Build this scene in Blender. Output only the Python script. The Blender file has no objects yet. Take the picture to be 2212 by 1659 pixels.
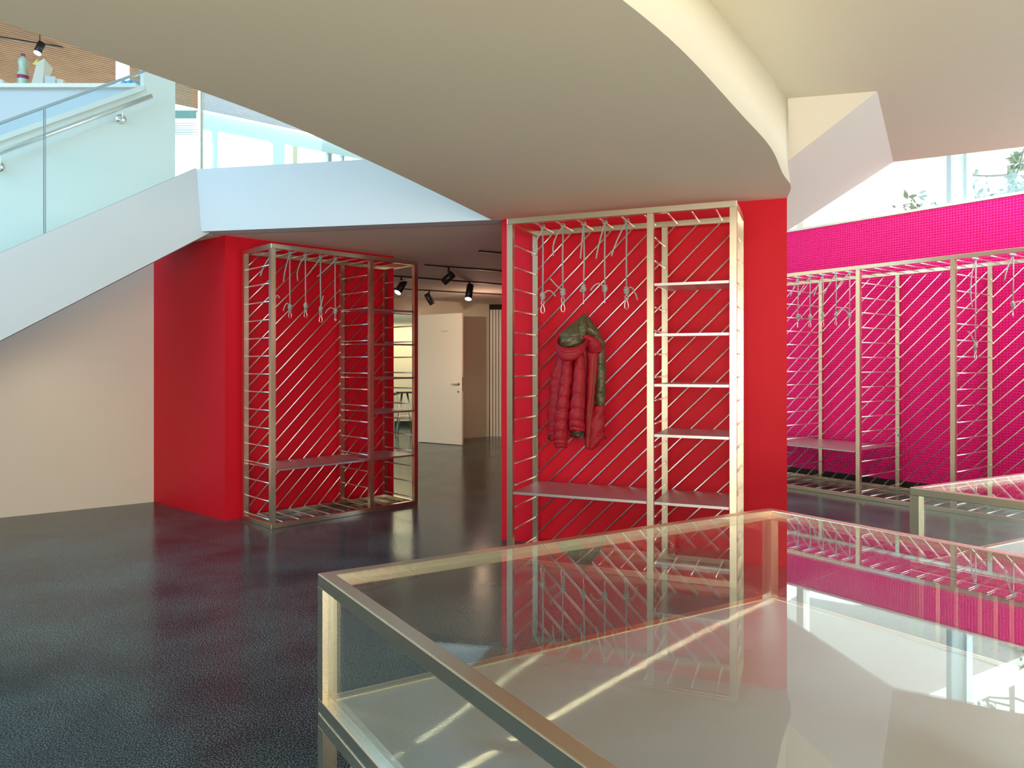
import bpy, bmesh, math, random
from mathutils import Vector, Matrix
random.seed(7)
S = bpy.context.scene
C = S.collection
PI = math.pi

# ------------------------------------------------------------------ camera, world, lights, exposure
F, HOR, CX, EYE = 1574.0, 786.0, 1106.0, 1.5
cam_d = bpy.data.cameras.new('camera')
cam_d.sensor_width = 36.0
cam_d.lens = F / 2212.0 * 36.0
cam_d.shift_y = -(829.5 - HOR) / 2212.0
cam_d.clip_start = 0.05
cam = bpy.data.objects.new('camera', cam_d)
cam.location = (0, 0, EYE)
cam.rotation_euler = (PI / 2, 0, 0)
C.objects.link(cam)
S.camera = cam

w = bpy.data.worlds.new('world')
S.world = w
w.use_nodes = True
bg = w.node_tree.nodes['Background']
bg.inputs[0].default_value = (0.80, 0.93, 1.0, 1)
bg.inputs[1].default_value = 6.0

def lamp(name, kind, loc, energy, color=(1, 1, 1), size=1.0, size_y=None, target=None, spot=None, blend=0.5):
    d = bpy.data.lights.new(name, kind)
    d.energy = energy
    d.color = color
    if kind == 'AREA':
        d.shape = 'RECTANGLE'
        d.size = size
        d.size_y = size_y or size
    elif kind == 'SPOT':
        d.spot_size = spot
        d.spot_blend = blend
        d.shadow_soft_size = size
    else:
        d.shadow_soft_size = size
    o = bpy.data.objects.new(name, d)
    o.location = loc
    if target:
        o.rotation_euler = (Vector(target) - Vector(loc)).to_track_quat('-Z', 'Y').to_euler()
    C.objects.link(o)
    return o

# added area fills inside the room: cool ones for gallery side and pink wall,
# and a warm one behind the camera to lift the soffit
lamp('gallery_fill', 'AREA', (-6.2, 4.2, 4.9), 270, (0.36, 0.70, 1.0), 4.5, 3.2, (-2.0, 6.8, 3.2))
lamp('pink_wall_fill', 'AREA', (5.6, 6.9, 4.1), 110, (0.85, 0.92, 1.0), 2.5, 1.0, (4.2, 8.4, 2.6))
lamp('rear_fill', 'AREA', (0.5, -3.4, 1.3), 500, (1.0, 0.89, 0.74), 9.0, 2.4, (0.5, 5.0, 3.0))
def portal(loc, sx, sy, target):
    o = lamp('window_portal', 'AREA', loc, 1, (1, 1, 1), sx, sy, target)
    o.data.cycles.is_portal = True
    return o
portal((-4.4, 13.2, 4.4), 8.0, 2.8, (-2.6, 11.0, 4.4))
portal((5.0, 8.4, 4.6), 5.5, 2.6, (4.2, 7.8, 4.6))
# added unseen lamps: side fill, sheet streaks, foyer and stair fill
lamp('side_fill', 'AREA', (8.6, 1.5, 1.6), 30, (1.0, 0.93, 0.82), 5.0, 2.4, (1.0, 3.5, 2.9))
lamp('streak_spot', 'SPOT', (-4.45, 3.97, 2.54), 60, (1.0, 0.80, 0.5), 0.03, None, (0.36, 2.2, 0.56), 0.5)
lamp('streak_spot', 'SPOT', (-4.65, 5.95, 4.2), 36, (1.0, 0.92, 0.6), 0.03, None, (-0.03, 2.2, 0.56), 0.4)
lamp('foyer_fill', 'SPOT', (0.2, 0.6, 3.3), 30, (1.0, 0.82, 0.58), 0.12, None, (0.9, 5.6, 1.2), 1.3)
lamp('stair_fill', 'SPOT', (-4.3, 6.6, 1.75), 5, (1.0, 0.82, 0.6), 0.15, None, (-4.5, 7.3, 0.0), 2.4, 1.0)
# corridor: added point for the ceiling glow; the lit room behind the open door
lamp('corridor_glow', 'POINT', (-0.5, 12.4, 2.2), 12, (1.0, 0.62, 0.42), 0.1)
lamp('room_light', 'AREA', (-2.6, 16.6, 2.5), 38, (1.0, 0.92, 0.58), 1.6, 1.6, (-2.6, 16.6, 0))

S.view_settings.view_transform = 'Standard'
S.view_settings.look = 'None'
S.view_settings.gamma = 1.0
S.view_settings.use_curve_mapping = False
S.view_settings.exposure = 0.15

# ------------------------------------------------------------------ helpers
def onz(px, py, z):
    Y = F * (EYE - z) / (py - HOR)
    return Vector(((px - CX) / F * Y, Y, z))

def at(px, py, Y):
    return Vector(((px - CX) / F * Y, Y, EYE + (HOR - py) / F * Y))

def srgb(r, g, b):
    f = lambda c: (c / 255 / 12.92) if c / 255 <= 0.04045 else ((c / 255 + 0.055) / 1.055) ** 2.4
    return (f(r), f(g), f(b), 1)

class MB:
    def __init__(s):
        s.v = []; s.f = []; s.sm = []
    def add(s, vs, fs, smooth=False):
        n = len(s.v)
        s.v += [tuple(p) for p in vs]
        s.f += [tuple(i + n for i in q) for q in fs]
        s.sm += [smooth] * len(fs)
        return s
    def box(s, x0, y0, z0, x1, y1, z1):
        return s.add([(x0, y0, z0), (x1, y0, z0), (x1, y1, z0), (x0, y1, z0), (x0, y0, z1), (x1, y0, z1), (x1, y1, z1), (x0, y1, z1)],
                     [(0, 3, 2, 1), (4, 5, 6, 7), (0, 1, 5, 4), (1, 2, 6, 5), (2, 3, 7, 6), (3, 0, 4, 7)])
    def prism(s, poly, z0, z1):
        # poly counter-clockwise or not; z0/z1 may be lists
        n = len(poly)
        a = z0 if isinstance(z0, (list, tuple)) else [z0] * n
        b = z1 if isinstance(z1, (list, tuple)) else [z1] * n
        ar = sum(poly[i][0] * poly[(i + 1) % n][1] - poly[(i + 1) % n][0] * poly[i][1] for i in range(n))
        vs = [(p[0], p[1], a[i]) for i, p in enumerate(poly)] + [(p[0], p[1], b[i]) for i, p in enumerate(poly)]
        fs = [tuple(range(n - 1, -1, -1)), tuple(range(n, 2 * n))] + [(i, (i + 1) % n, n + (i + 1) % n, n + i) for i in range(n)]
        if ar < 0: fs = [q[::-1] for q in fs]
        return s.add(vs, fs)
    def ring(s, poly, wd, z0, z1):
        inner = offset(poly, wd); n = len(poly)
        vs = [(p[0], p[1], z0) for p in poly] + [(p[0], p[1], z0) for p in inner] + [(p[0], p[1], z1) for p in poly] + [(p[0], p[1], z1) for p in inner]
        fs = []
        for i in range(n):
            j = (i + 1) % n
            fs += [(i, j, 2 * n + j, 2 * n + i), (n + j, n + i, 3 * n + i, 3 * n + j), (2 * n + i, 2 * n + j, 3 * n + j, 3 * n + i), (j, i, n + i, n + j)]
        return s.add(vs, fs)
    def beam(s, p0, p1, wd, ht, up=(0, 0, 1)):
        p0 = Vector(p0); p1 = Vector(p1); d = (p1 - p0).normalized(); up = Vector(up)
        sd = d.cross(up)
        if sd.length < 1e-4: sd = d.cross(Vector((1, 0, 0)))
        sd.normalize(); u = sd.cross(d).normalized()
        sd = sd * wd / 2; u = u * ht / 2
        vs = [p0 - sd - u, p0 + sd - u, p0 + sd + u, p0 - sd + u, p1 - sd - u, p1 + sd - u, p1 + sd + u, p1 - sd + u]
        return s.add(vs, [(0, 1, 2, 3), (7, 6, 5, 4), (0, 4, 5, 1), (1, 5, 6, 2), (2, 6, 7, 3), (3, 7, 4, 0)])
    def tube(s, pts, r, seg=8, closed=False, caps=True):
        pts = [Vector(p) for p in pts]; n = len(pts)
        rs = r if isinstance(r, (list, tuple)) else [r] * n
        prev = None; vs = []
        for i, p in enumerate(pts):
            if closed: t = pts[(i + 1) % n] - pts[i - 1]
            else: t = pts[min(i + 1, n - 1)] - pts[max(i - 1, 0)]
            t.normalize()
            if prev is None:
                a = t.cross(Vector((0, 0, 1)))
                if a.length < 0.1: a = t.cross(Vector((0, 1, 0)))
            else: a = prev - t * prev.dot(t)
            a.normalize(); prev = a; b = t.cross(a)
            for k in range(seg):
                g = 2 * PI * k / seg
                vs.append(p + (a * math.cos(g) + b * math.sin(g)) * rs[i])
        fs = []
        m = n if closed else n - 1
        for i in range(m):
            for k in range(seg):
                i2 = (i + 1) % n
                fs.append((i * seg + k, i * seg + (k + 1) % seg, i2 * seg + (k + 1) % seg, i2 * seg + k))
        if caps and not closed:
            fs += [tuple(range(seg - 1, -1, -1)), tuple((n - 1) * seg + k for k in range(seg))]
        return s.add(vs, fs, True)
    def loft(s, rings, caps=True, closed=True):
        m = len(rings[0]); vs = [p for r in rings for p in r]; fs = []
        for i in range(len(rings) - 1):
            for k in range(m if closed else m - 1):
                k2 = (k + 1) % m
                fs.append((i * m + k, i * m + k2, (i + 1) * m + k2, (i + 1) * m + k))
        if caps: fs += [tuple(range(m - 1, -1, -1)), tuple((len(rings) - 1) * m + k for k in range(m))]
        return s.add(vs, fs, True)
    def lathe(s, prof, seg=16, c=(0, 0, 0)):
        rings = [[(c[0] + r * math.cos(2 * PI * k / seg), c[1] + r * math.sin(2 * PI * k / seg), c[2] + z) for k in range(seg)] for r, z in prof]
        return s.loft(rings)
    def mesh(s, name, mat):
        me = bpy.data.meshes.new(name)
        me.from_pydata(s.v, [], s.f)
        me.polygons.foreach_set('use_smooth', s.sm)
        me.materials.append(mat)
        me.update()
        return me
    def build(s, name, mat, parent=None, bevel=0, fix=False):
        me = s.mesh(name, mat)
        if fix:
            b = bmesh.new(); b.from_mesh(me); bmesh.ops.recalc_face_normals(b, faces=b.faces); b.to_mesh(me); b.free()
        o = bpy.data.objects.new(name, me)
        C.objects.link(o)
        if parent: o.parent = parent
        if bevel:
            m = o.modifiers.new('bevel', 'BEVEL'); m.width = bevel; m.segments = 2; m.limit_method = 'ANGLE'; m.angle_limit = 0.6
        return o

def offset(poly, d):
    n = len(poly)
    ar = sum(poly[i][0] * poly[(i + 1) % n][1] - poly[(i + 1) % n][0] * poly[i][1] for i in range(n))
    sg = 1 if ar > 0 else -1
    out = []
    for i in range(n):
        p, a, b = Vector(poly[i][:2]), Vector(poly[i - 1][:2]), Vector(poly[(i + 1) % n][:2])
        e1 = (p - a).normalized(); e2 = (b - p).normalized()
        n1 = Vector((-e1.y, e1.x)) * sg; n2 = Vector((-e2.y, e2.x)) * sg
        m = (n1 + n2); k = d / max(0.2, (1 + n1.dot(n2)))
        out.append(tuple(p + m * k))
    return out

def thing(name, label, cat, loc=(0, 0, 0), rz=0, group=None):
    o = bpy.data.objects.new(name, None)
    o.empty_display_size = 0.1
    C.objects.link(o)
    o.location = loc; o.rotation_euler = (0, 0, rz)
    return tag(o, label, cat, group)

def tag(o, label, cat, group=None):
    o['label'] = label; o['category'] = cat
    if group: o['group'] = group
    return o

def struct(o):
    o['kind'] = 'structure'
    return o

def copy_tree(o, parent=None):
    c = o.copy(); C.objects.link(c)
    if parent: c.parent = parent
    for ch in list(o.children): copy_tree(ch, c)
    return c

def spline(ctrl, n=6):
    """Catmull-Rom through control points"""
    P = [Vector(p) for p in ctrl]
    P = [P[0] * 2 - P[1]] + P + [P[-1] * 2 - P[-2]]
    out = []
    for i in range(1, len(P) - 2):
        for k in range(n):
            t = k / n
            a, b, c, d = P[i - 1], P[i], P[i + 1], P[i + 2]
            out.append(0.5 * ((2 * b) + (c - a) * t + (2 * a - 5 * b + 4 * c - d) * t * t + (3 * b - a - 3 * c + d) * t ** 3))
    out.append(P[-2])
    return out

# ------------------------------------------------------------------ materials
def mat(name, col, rough=0.5, metal=0.0, spec=0.5, bump=None, noise=None, coat=0, aniso=0, sheen=0):
    m = bpy.data.materials.new(name); m.use_nodes = True
    nt = m.node_tree; N = nt.nodes; b = N['Principled BSDF']
    b.inputs['Base Color'].default_value = col
    b.inputs['Roughness'].default_value = rough
    b.inputs['Metallic'].default_value = metal
    b.inputs['Specular IOR Level'].default_value = spec
    b.inputs['Coat Weight'].default_value = coat
    b.inputs['Sheen Weight'].default_value = sheen
    tc = N.new('ShaderNodeTexCoord')
    if noise:   # (scale, amount) brightness variation
        n = N.new('ShaderNodeTexNoise'); n.inputs['Scale'].default_value = noise[0]; n.inputs['Detail'].default_value = 5
        nt.links.new(tc.outputs['Object'], n.inputs['Vector'])
        r = N.new('ShaderNodeMix'); r.data_type = 'RGBA'
        a = noise[1]
        r.inputs['A'].default_value = tuple(c * (1 - a) for c in col[:3]) + (1,)
        r.inputs['B'].default_value = tuple(min(1, c * (1 + a)) for c in col[:3]) + (1,)
        nt.links.new(n.outputs['Fac'], r.inputs['Factor']); nt.links.new(r.outputs['Result'], b.inputs['Base Color'])
    if bump:    # (scale, strength, distance)
        n = N.new('ShaderNodeTexNoise'); n.inputs['Scale'].default_value = bump[0]; n.inputs['Detail'].default_value = 4
        nt.links.new(tc.outputs['Object'], n.inputs['Vector'])
        u = N.new('ShaderNodeBump'); u.inputs['Strength'].default_value = bump[1]; u.inputs['Distance'].default_value = bump[2]
        nt.links.new(n.outputs['Fac'], u.inputs['Height']); nt.links.new(u.outputs['Normal'], b.inputs['Normal'])
    if aniso: b.inputs['Anisotropic'].default_value = aniso
    return m

def glass(name, tint=(0.95, 0.98, 0.97), ior=1.5):
    """clear pane: see-through, with a mirror reflection on each of its faces"""
    m = bpy.data.materials.new(name); m.use_nodes = True
    nt = m.node_tree; N = nt.nodes; N.remove(N['Principled BSDF'])
    out = N['Material Output']
    tr = N.new('ShaderNodeBsdfTransparent'); tr.inputs[0].default_value = (*tint, 1)
    gl = N.new('ShaderNodeBsdfGlossy'); gl.inputs['Roughness'].default_value = 0.0
    gl.inputs['Color'].default_value = (1, 1, 1, 1)
    ge = N.new('ShaderNodeNewGeometry')
    mr = N.new('ShaderNodeMapRange')
    mr.inputs['To Min'].default_value = ior; mr.inputs['To Max'].default_value = 1 / ior
    nt.links.new(ge.outputs['Backfacing'], mr.inputs['Value'])
    fr = N.new('ShaderNodeFresnel'); nt.links.new(mr.outputs['Result'], fr.inputs['IOR'])
    mx = N.new('ShaderNodeMixShader')
    nt.links.new(fr.outputs[0], mx.inputs[0]); nt.links.new(tr.outputs[0], mx.inputs[1]); nt.links.new(gl.outputs[0], mx.inputs[2])
    nt.links.new(mx.outputs[0], out.inputs[0])
    return m

def brushed(name, col, rough, aniso, ax):
    """metal sheet brushed in one direction: lamps in it draw out to long lines"""
    m = bpy.data.materials.new(name); m.use_nodes = True
    nt = m.node_tree; N = nt.nodes; N.remove(N['Principled BSDF'])
    g = N.new('ShaderNodeBsdfAnisotropic')
    g.inputs['Color'].default_value = col
    g.inputs['Roughness'].default_value = rough
    g.inputs['Anisotropy'].default_value = aniso
    cv = N.new('ShaderNodeCombineXYZ')
    for i in range(3): cv.inputs[i].default_value = ax[i]
    nt.links.new(cv.outputs[0], g.inputs['Tangent'])
    g2 = N.new('ShaderNodeBsdfAnisotropic')
    g2.inputs['Color'].default_value = col
    g2.inputs['Roughness'].default_value = 0.42
    mx = N.new('ShaderNodeMixShader'); mx.inputs[0].default_value = 0.8
    nt.links.new(g.outputs[0], mx.inputs[1]); nt.links.new(g2.outputs[0], mx.inputs[2])
    nt.links.new(mx.outputs[0], N['Material Output'].inputs[0])
    return m

def floor_mat():
    m = bpy.data.materials.new('dark_screed'); m.use_nodes = True
    nt = m.node_tree; N = nt.nodes; b = N['Principled BSDF']
    tc = N.new('ShaderNodeTexCoord')
    n1 = N.new('ShaderNodeTexNoise'); n1.inputs['Scale'].default_value = 150; n1.inputs['Detail'].default_value = 3; n1.inputs['Roughness'].default_value = 0.7
    n2 = N.new('ShaderNodeTexNoise'); n2.inputs['Scale'].default_value = 1.6; n2.inputs['Detail'].default_value = 6
    for n in (n1, n2): nt.links.new(tc.outputs['Object'], n.inputs['Vector'])
    cr = N.new('ShaderNodeValToRGB')
    cr.color_ramp.elements[0].position = 0.47; cr.color_ramp.elements[0].color = (0.006, 0.012, 0.016, 1)
    cr.color_ramp.elements[1].position = 0.64; cr.color_ramp.elements[1].color = (0.16, 0.26, 0.275, 1)
    nt.links.new(n1.outputs['Fac'], cr.inputs[0])
    c2 = N.new('ShaderNodeValToRGB')
    c2.color_ramp.elements[0].position = 0.3; c2.color_ramp.elements[0].color = (0.5, 0.5, 0.55, 1)
    c2.color_ramp.elements[1].position = 0.7; c2.color_ramp.elements[1].color = (1.3, 1.3, 1.25, 1)
    nt.links.new(n2.outputs['Fac'], c2.inputs[0])
    mx = N.new('ShaderNodeMix'); mx.data_type = 'RGBA'; mx.blend_type = 'MULTIPLY'; mx.inputs['Factor'].default_value = 1
    nt.links.new(cr.outputs[0], mx.inputs['A']); nt.links.new(c2.outputs[0], mx.inputs['B'])
    nt.links.new(mx.outputs['Result'], b.inputs['Base Color'])
    mr = N.new('ShaderNodeMapRange'); mr.inputs['To Min'].default_value = 0.10; mr.inputs['To Max'].default_value = 0.26
    nt.links.new(n2.outputs['Fac'], mr.inputs['Value']); nt.links.new(mr.outputs[0], b.inputs['Roughness'])
    n3 = N.new('ShaderNodeTexNoise'); n3.inputs['Scale'].default_value = 45; n3.inputs['Detail'].default_value = 3
    nt.links.new(tc.outputs['Object'], n3.inputs['Vector'])
    u = N.new('ShaderNodeBump'); u.inputs['Strength'].default_value = 0.35; u.inputs['Distance'].default_value = 0.002
    nt.links.new(n3.outputs['Fac'], u.inputs['Height']); nt.links.new(u.outputs['Normal'], b.inputs['Normal'])
    b.inputs['Specular IOR Level'].default_value = 0.2
    return m

M = {}
M['white'] = mat('white_plaster', (0.78, 0.74, 0.66, 1), 0.75, noise=(1.2, 0.02), bump=(300, 0.05, 0.001))
M['stair'] = mat('blue_lit_white', (0.60, 0.68, 0.73, 1), 0.7, noise=(1.2, 0.02), bump=(300, 0.05, 0.001))  # bluish daylight put into the white paint colour
M['soffit'] = mat('warm_lit_plaster', (0.86, 0.80, 0.63, 1), 0.75, noise=(1.2, 0.02), bump=(300, 0.05, 0.001))  # warm light put into the paint of bulkhead and right ceiling
M['cream'] = mat('cream_paint', (0.76, 0.70, 0.55, 1), 0.7, bump=(250, 0.05, 0.001))
M['red'] = mat('red_paint', (0.64, 0.007, 0.022, 1), 0.5, spec=0.18, noise=(0.8, 0.06), bump=(220, 0.06, 0.001))
M['pink'] = mat('red_pink_tiles', (0.84, 0.018, 0.25, 1), 0.42, spec=0.25)
M['steel'] = mat('brushed_steel', (0.74, 0.66, 0.52, 1), 0.27, 1.0)
M['rod'] = mat('steel_rod', (0.90, 0.87, 0.82, 1), 0.34, 1.0)
M['sheet'] = brushed('brushed_sheet', (0.74, 0.72, 0.67, 1), 0.20, 0.965, (-0.502, 0.865, 0))
M['shelf'] = mat('shelf_steel', (0.60, 0.59, 0.60, 1), 0.38, 1.0)
M['floor'] = floor_mat()
M['glass'] = glass('clear_glass')
M['blueglass'] = glass('balustrade_glass', (0.87, 0.965, 1.0))
M['black'] = mat('black_metal', (0.012, 0.012, 0.013, 1), 0.4)
M['skirt'] = mat('black_skirting', (0.01, 0.01, 0.012, 1), 0.5)
M['rope'] = mat('grey_rope', (0.40, 0.41, 0.38, 1), 0.85, noise=(120, 0.25), bump=(160, 0.5, 0.002))
M['chrome'] = mat('carabiner_metal', (0.82, 0.8, 0.76, 1), 0.18, 1.0)
M['door'] = mat('door_white', (0.80, 0.76, 0.66, 1), 0.45)
M['jred'] = mat('quilted_red', (0.34, 0.006, 0.018, 1), 0.5, spec=0.3, bump=(45, 0.5, 0.008), noise=(12, 0.25))
M['jolive'] = mat('quilted_olive', (0.085, 0.070, 0.028, 1), 0.36, bump=(40, 0.6, 0.01), noise=(9, 0.4))
M['zip'] = mat('zip_brown', (0.22, 0.10, 0.03, 1), 0.5)
M['wood'] = mat('ceiling_wood', (0.64, 0.37, 0.20, 1), 0.6, noise=(3, 0.25))
M['darkgap'] = mat('dark_backing', (0.03, 0.018, 0.012, 1), 0.9)
M['grey'] = mat('grey_parapet', (0.55, 0.57, 0.57, 1), 0.7)
M['green'] = mat('dark_green_beam', (0.02, 0.10, 0.09, 1), 0.5)
M['cyan'] = mat('frame_cyan_glare', (0.72, 0.97, 1.0, 1), 0.5)  # cyan glare of the glass put into the frame colour
M['frame'] = mat('window_frame_grey', (0.35, 0.45, 0.48, 1), 0.4)
M['bottle'] = mat('pale_green_plastic', (0.45, 0.55, 0.42, 1), 0.12)
M['card'] = mat('paper_card', (0.62, 0.57, 0.45, 1), 0.7)
M['yellow'] = mat('yellow_card', (0.75, 0.6, 0.08, 1), 0.6)
M['blue'] = mat('blue_plastic', (0.02, 0.36, 0.60, 1), 0.35)
M['label'] = mat('magenta_label', (0.35, 0.03, 0.12, 1), 0.5)
M['leaf'] = mat('leaf_green', (0.16, 0.22, 0.12, 1), 0.6, noise=(3, 0.4))
M['bark'] = mat('bark', (0.20, 0.17, 0.14, 1), 0.8)
M['ext'] = mat('pale_render', (0.80, 0.78, 0.68, 1), 0.8, noise=(0.7, 0.05))
M['stool'] = mat('black_seat', (0.015, 0.015, 0.015, 1), 0.4)
lens = bpy.data.materials.new('lamp_lens'); lens.use_nodes = True
pb = lens.node_tree.nodes['Principled BSDF']; pb.inputs['Emission Color'].default_value = (1, 0.97, 0.9, 1); pb.inputs['Emission Strength'].default_value = 8
M['lens'] = lens

# ------------------------------------------------------------------ structure: floor
struct(MB().box(-9, -4, -0.2, 9, 22, 0).build('floor', M['floor']))

# front red wall block (behind the right-hand rack)
RA, RB = onz(1084, 1166, 0), onz(1700, 1223, 0)
rd = (RB - RA).normalized(); rn = Vector((-rd.y, rd.x, 0))
SOF = 2.73
struct(MB().prism([RA, RB, RB + rn * 0.55 - rd * 0.03, RA + rn * 0.55], 0, SOF + 0.02).build('wall_center', M['red']))

# left red wall block (behind the left-hand rack)
LC = Vector((-2.745, 6.97, 0)); ld = Vector((0.7095, 0.7047, 0)); LF = LC + ld * 1.958
LB = Vector((-3.93, 7.95, 0))
struct(MB().prism([LC, LF, LF + (LB - LC) * 0.9, LB, ], 0, SOF + 0.0).build('wall_left_center', M['red']))

# beige wall behind the staircase
wd_ = Vector((0.80, 0.60, 0)); wn = Vector((-0.6, 0.8, 0)); WE = Vector((-3.72, 8.05, 0))
def wallpt(s, z=0): return WE + wd_ * s + Vector((0, 0, z))
# full height at its right end, sloping top to the left (parallel with the stair flight)
s1 = -0.318
prof = [(-6.0, 0), (0.0, 0), (0.0, 6.0), (s1, 6.0), (s1, 4.476), (-1.585, 3.69), (-6.0, 0.96)]
vs = [wallpt(s, z) for s, z in prof] + [wallpt(s, z) + wn * 0.18 for s, z in prof]
n = len(prof)
struct(MB().add(vs, [tuple(range(n)), tuple(range(2 * n - 1, n - 1, -1))] + [(i, i + n, (i + 1) % n + n, (i + 1) % n) for i in range(n)]).build('wall_left', M['white'], fix=True))

# the rest of the foyer shell, out of the photograph, closing the room around the windows
struct(MB().box(-9.2, -4.2, 0, 9.2, -4.0, 6.2).build('wall_rear', M['cream']))
struct(MB().box(-9.4, -4.2, 0, -9.0, 20, 6.2).build('wall_far_left', M['white']))
struct(MB().box(9.0, -4.2, 0, 9.4, 4.0, 6.2).build('wall_far_right', M['white']))
struct(MB().prism([(-9.2, -4.2), (9.2, -4.2), (9.2, 2.6), (3.25, 10.8), (0.2, 15.5), (-0.9, 15.5), (-9.2, 8.4)], 6.1, 6.3).build('ceiling_roof', M['white']))
struct(MB().prism([(3.2, 10.75), (3.4, 10.8), (0.3, 15.6), (-0.9, 15.6), (-0.9, 15.4), (0.2, 15.4)], 2.95, 6.2).build('wall_upper', M['white']))

# ------------------------------------------------------------------ upper floor slab over the corridor, and its white edge
EA, EB = onz(435, 500, SOF), onz(1062, 475, SOF)
ed = (EB - EA).normalized(); en = Vector((-ed.y, ed.x, 0))
struct(MB().prism([EA + en * 0.19, EB + en * 0.19, (0.3, 6.30), (1.9, 5.9), (1.9, 17.5), (-6, 17.5), (-3.68, 8.02), (-3.2, 7.25)], SOF, 2.95).build('ceiling_corridor', M['white']))
e0 = Vector((-2.93, 6.77, 0)); e1 = EB + ed * 0.10
fz = 3.31
vs = [EA, e1, Vector((e1.x, e1.y, fz)), Vector((e0.x, e0.y, fz))]
vs += [v + en * 0.2 for v in vs]
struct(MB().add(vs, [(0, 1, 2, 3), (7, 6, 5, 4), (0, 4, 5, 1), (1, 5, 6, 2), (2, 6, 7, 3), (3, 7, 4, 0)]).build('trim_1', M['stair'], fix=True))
# glass balustrade standing on the slab edge
gb = thing('glass_balustrade', 'clear glass balustrade on top of the white upper floor edge', 'balustrade', (e0.x, e0.y, fz), math.atan2(ed.y, ed.x))
MB().box(0.02, 0.05, 0.0, 2.55, 0.065, 1.25).build('glass_pane', M['blueglass'], gb)
MB().box(-0.01, 0.035, 0.0, 0.015, 0.08, 1.25).build('post', M['steel'], gb)

# ------------------------------------------------------------------ staircase flight on the left
sd_ = Vector((-4.216 + 2.93, 6.0 - 6.77, 0)); sl = sd_.length; sd_.normalize()      # runs down to the left
sn = Vector((sd_.y, -sd_.x, 0))
if sn.y < 0: sn = -sn
st = thing('staircase', 'white staircase flight rising to the upper floor beside the beige wall', 'staircase', (0, 0, 0))
top = [(0, 3.32), (sl, 2.41)]; k = (2.41 - 3.32) / sl; kb = (1.69 - 2.655) / sl
L_ = 3.2
pr = [(0, 3.32), (L_, 3.32 + k * L_), (L_, max(0.0, 2.655 + kb * L_)), (-0.12, 2.655 - kb * 0.12), (-0.045, 2.73)]
base = Vector((e0.x, e0.y, 0))
def sp(s, z, o=0): return base + sd_ * s + Vector((0, 0, z)) + sn * o
def profile_solid(pr, o0, o1):
    n = len(pr)
    vs = [sp(s, z, o0) for s, z in pr] + [sp(s, z, o1) for s, z in pr]
    return MB().add(vs, [tuple(range(n)), tuple(range(2 * n - 1, n - 1, -1))] + [(i, i + n, (i + 1) % n + n, (i + 1) % n) for i in range(n)])
pr2 = [(0, 3.32), (L_, 3.32 + k * L_), (L_, 2.655 + kb * L_), (-0.17, 2.655 - kb * 0.17), (-0.045, 2.75)]
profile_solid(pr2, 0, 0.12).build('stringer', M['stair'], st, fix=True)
steps = MB(); nst = 11; run = L_ / nst; rise = -k * run
poly = []
for i in range(nst):
    z = 3.10 + k * run * i
    poly += [(run * i, z), (run * (i + 1), z)]
poly += [(L_, 3.10 + k * L_ - 0.12), (0, 2.96)]
profile_solid(poly, 0.12, 1.1).build('steps', M['white'], st, fix=True)
# glass along the flight with a seam at px 90
g1 = [(0.03, 3.30), (1.19, 3.30 + k * 1.19), (1.19, 4.40 + k * 1.19), (0.03, 4.37)]
g2 = [(1.194, 3.30 + k * 1.194), (2.9, 3.30 + k * 2.9), (2.9, 4.40 + k * 2.9), (1.194, 4.40 + k * 1.194)]
sb = thing('stair_balustrade', 'tinted glass balustrade along the rising white staircase', 'balustrade', (0, 0, 0))
profile_solid(g1, 0.05, 0.065).build('glass_pane', M['blueglass'], sb, fix=True)
profile_solid(g2, 0.05, 0.065).build('glass_pane', M['blueglass'], sb, fix=True)
def capz(s): return 4.40 + k * s
MB().beam(sp(0.03, capz(0.03) + 0.01, 0.057), sp(2.9, capz(2.9) + 0.01, 0.057), 0.03, 0.018).build('top_rail', M['frame'], sb)
m_ = MB(); m_.beam(sp(0.0, 3.32, 0.057), sp(2.9, 3.32 + k * 2.9, 0.057), 0.05, 0.02); m_.build('base_channel', M['frame'], sb)
for q in (1.186, 1.198):
    MB().beam(sp(q, 3.32 + k * q, 0.057), sp(q, 4.39 + k * q, 0.057), 0.012, 0.003, (1, 0, 0)).build('glass_joint', M['frame'], sb)
# round handrail on the far stair wall
hr = thing('wall_handrail', 'round steel handrail mounted on the white wall above the stairs', 'handrail', (0, 0, 0))
def wy(px, py, off=0.09):
    # point on the stair wall face (moved out by off) under pixel px,py
    r = (px - CX) / F; o = WE - wn * off
    s = (r * o.y - o.x) / (wd_.x - r * wd_.y); p = o + wd_ * s
    return Vector((p.x, p.y, EYE + (HOR - py) / F * p.y))
h0, h1 = wy(328, 207), wy(-60, 352)
h1 = h0 + (h1 - h0) * 1.6
MB().tube([h0, h1], 0.024, 12).build('rail', M['chrome'], hr)
for (ax, ay) in ((265, 232), (0, 334)):
    a = wy(ax, ay); b_ = wy(ax - 2, ay + 26, 0.09); c_ = wy(ax - 4, ay + 26, -0.002)
    MB().tube(spline([a, a - Vector((0, 0, 0.09)), (b_ + Vector((0, 0, -0.02))), c_], 5), 0.008, 8).build('bracket', M['chrome'], hr)
    q = MB(); q.tube([c_ - wn * 0.018, c_], 0.05, 18); q.build('wall_plate', M['chrome'], hr)
# cap strip along the sloping wall top
a = wy(310, 190, 0.0); b_ = wy(0, 300, 0.0); b2 = b_ + (b_ - a) * 1.0
struct(MB().beam(a + wn * 0.09 + Vector((0, 0, 0.0)), b2 + wn * 0.09, 0.22, 0.05).build('trim_2', M['white']))

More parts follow.
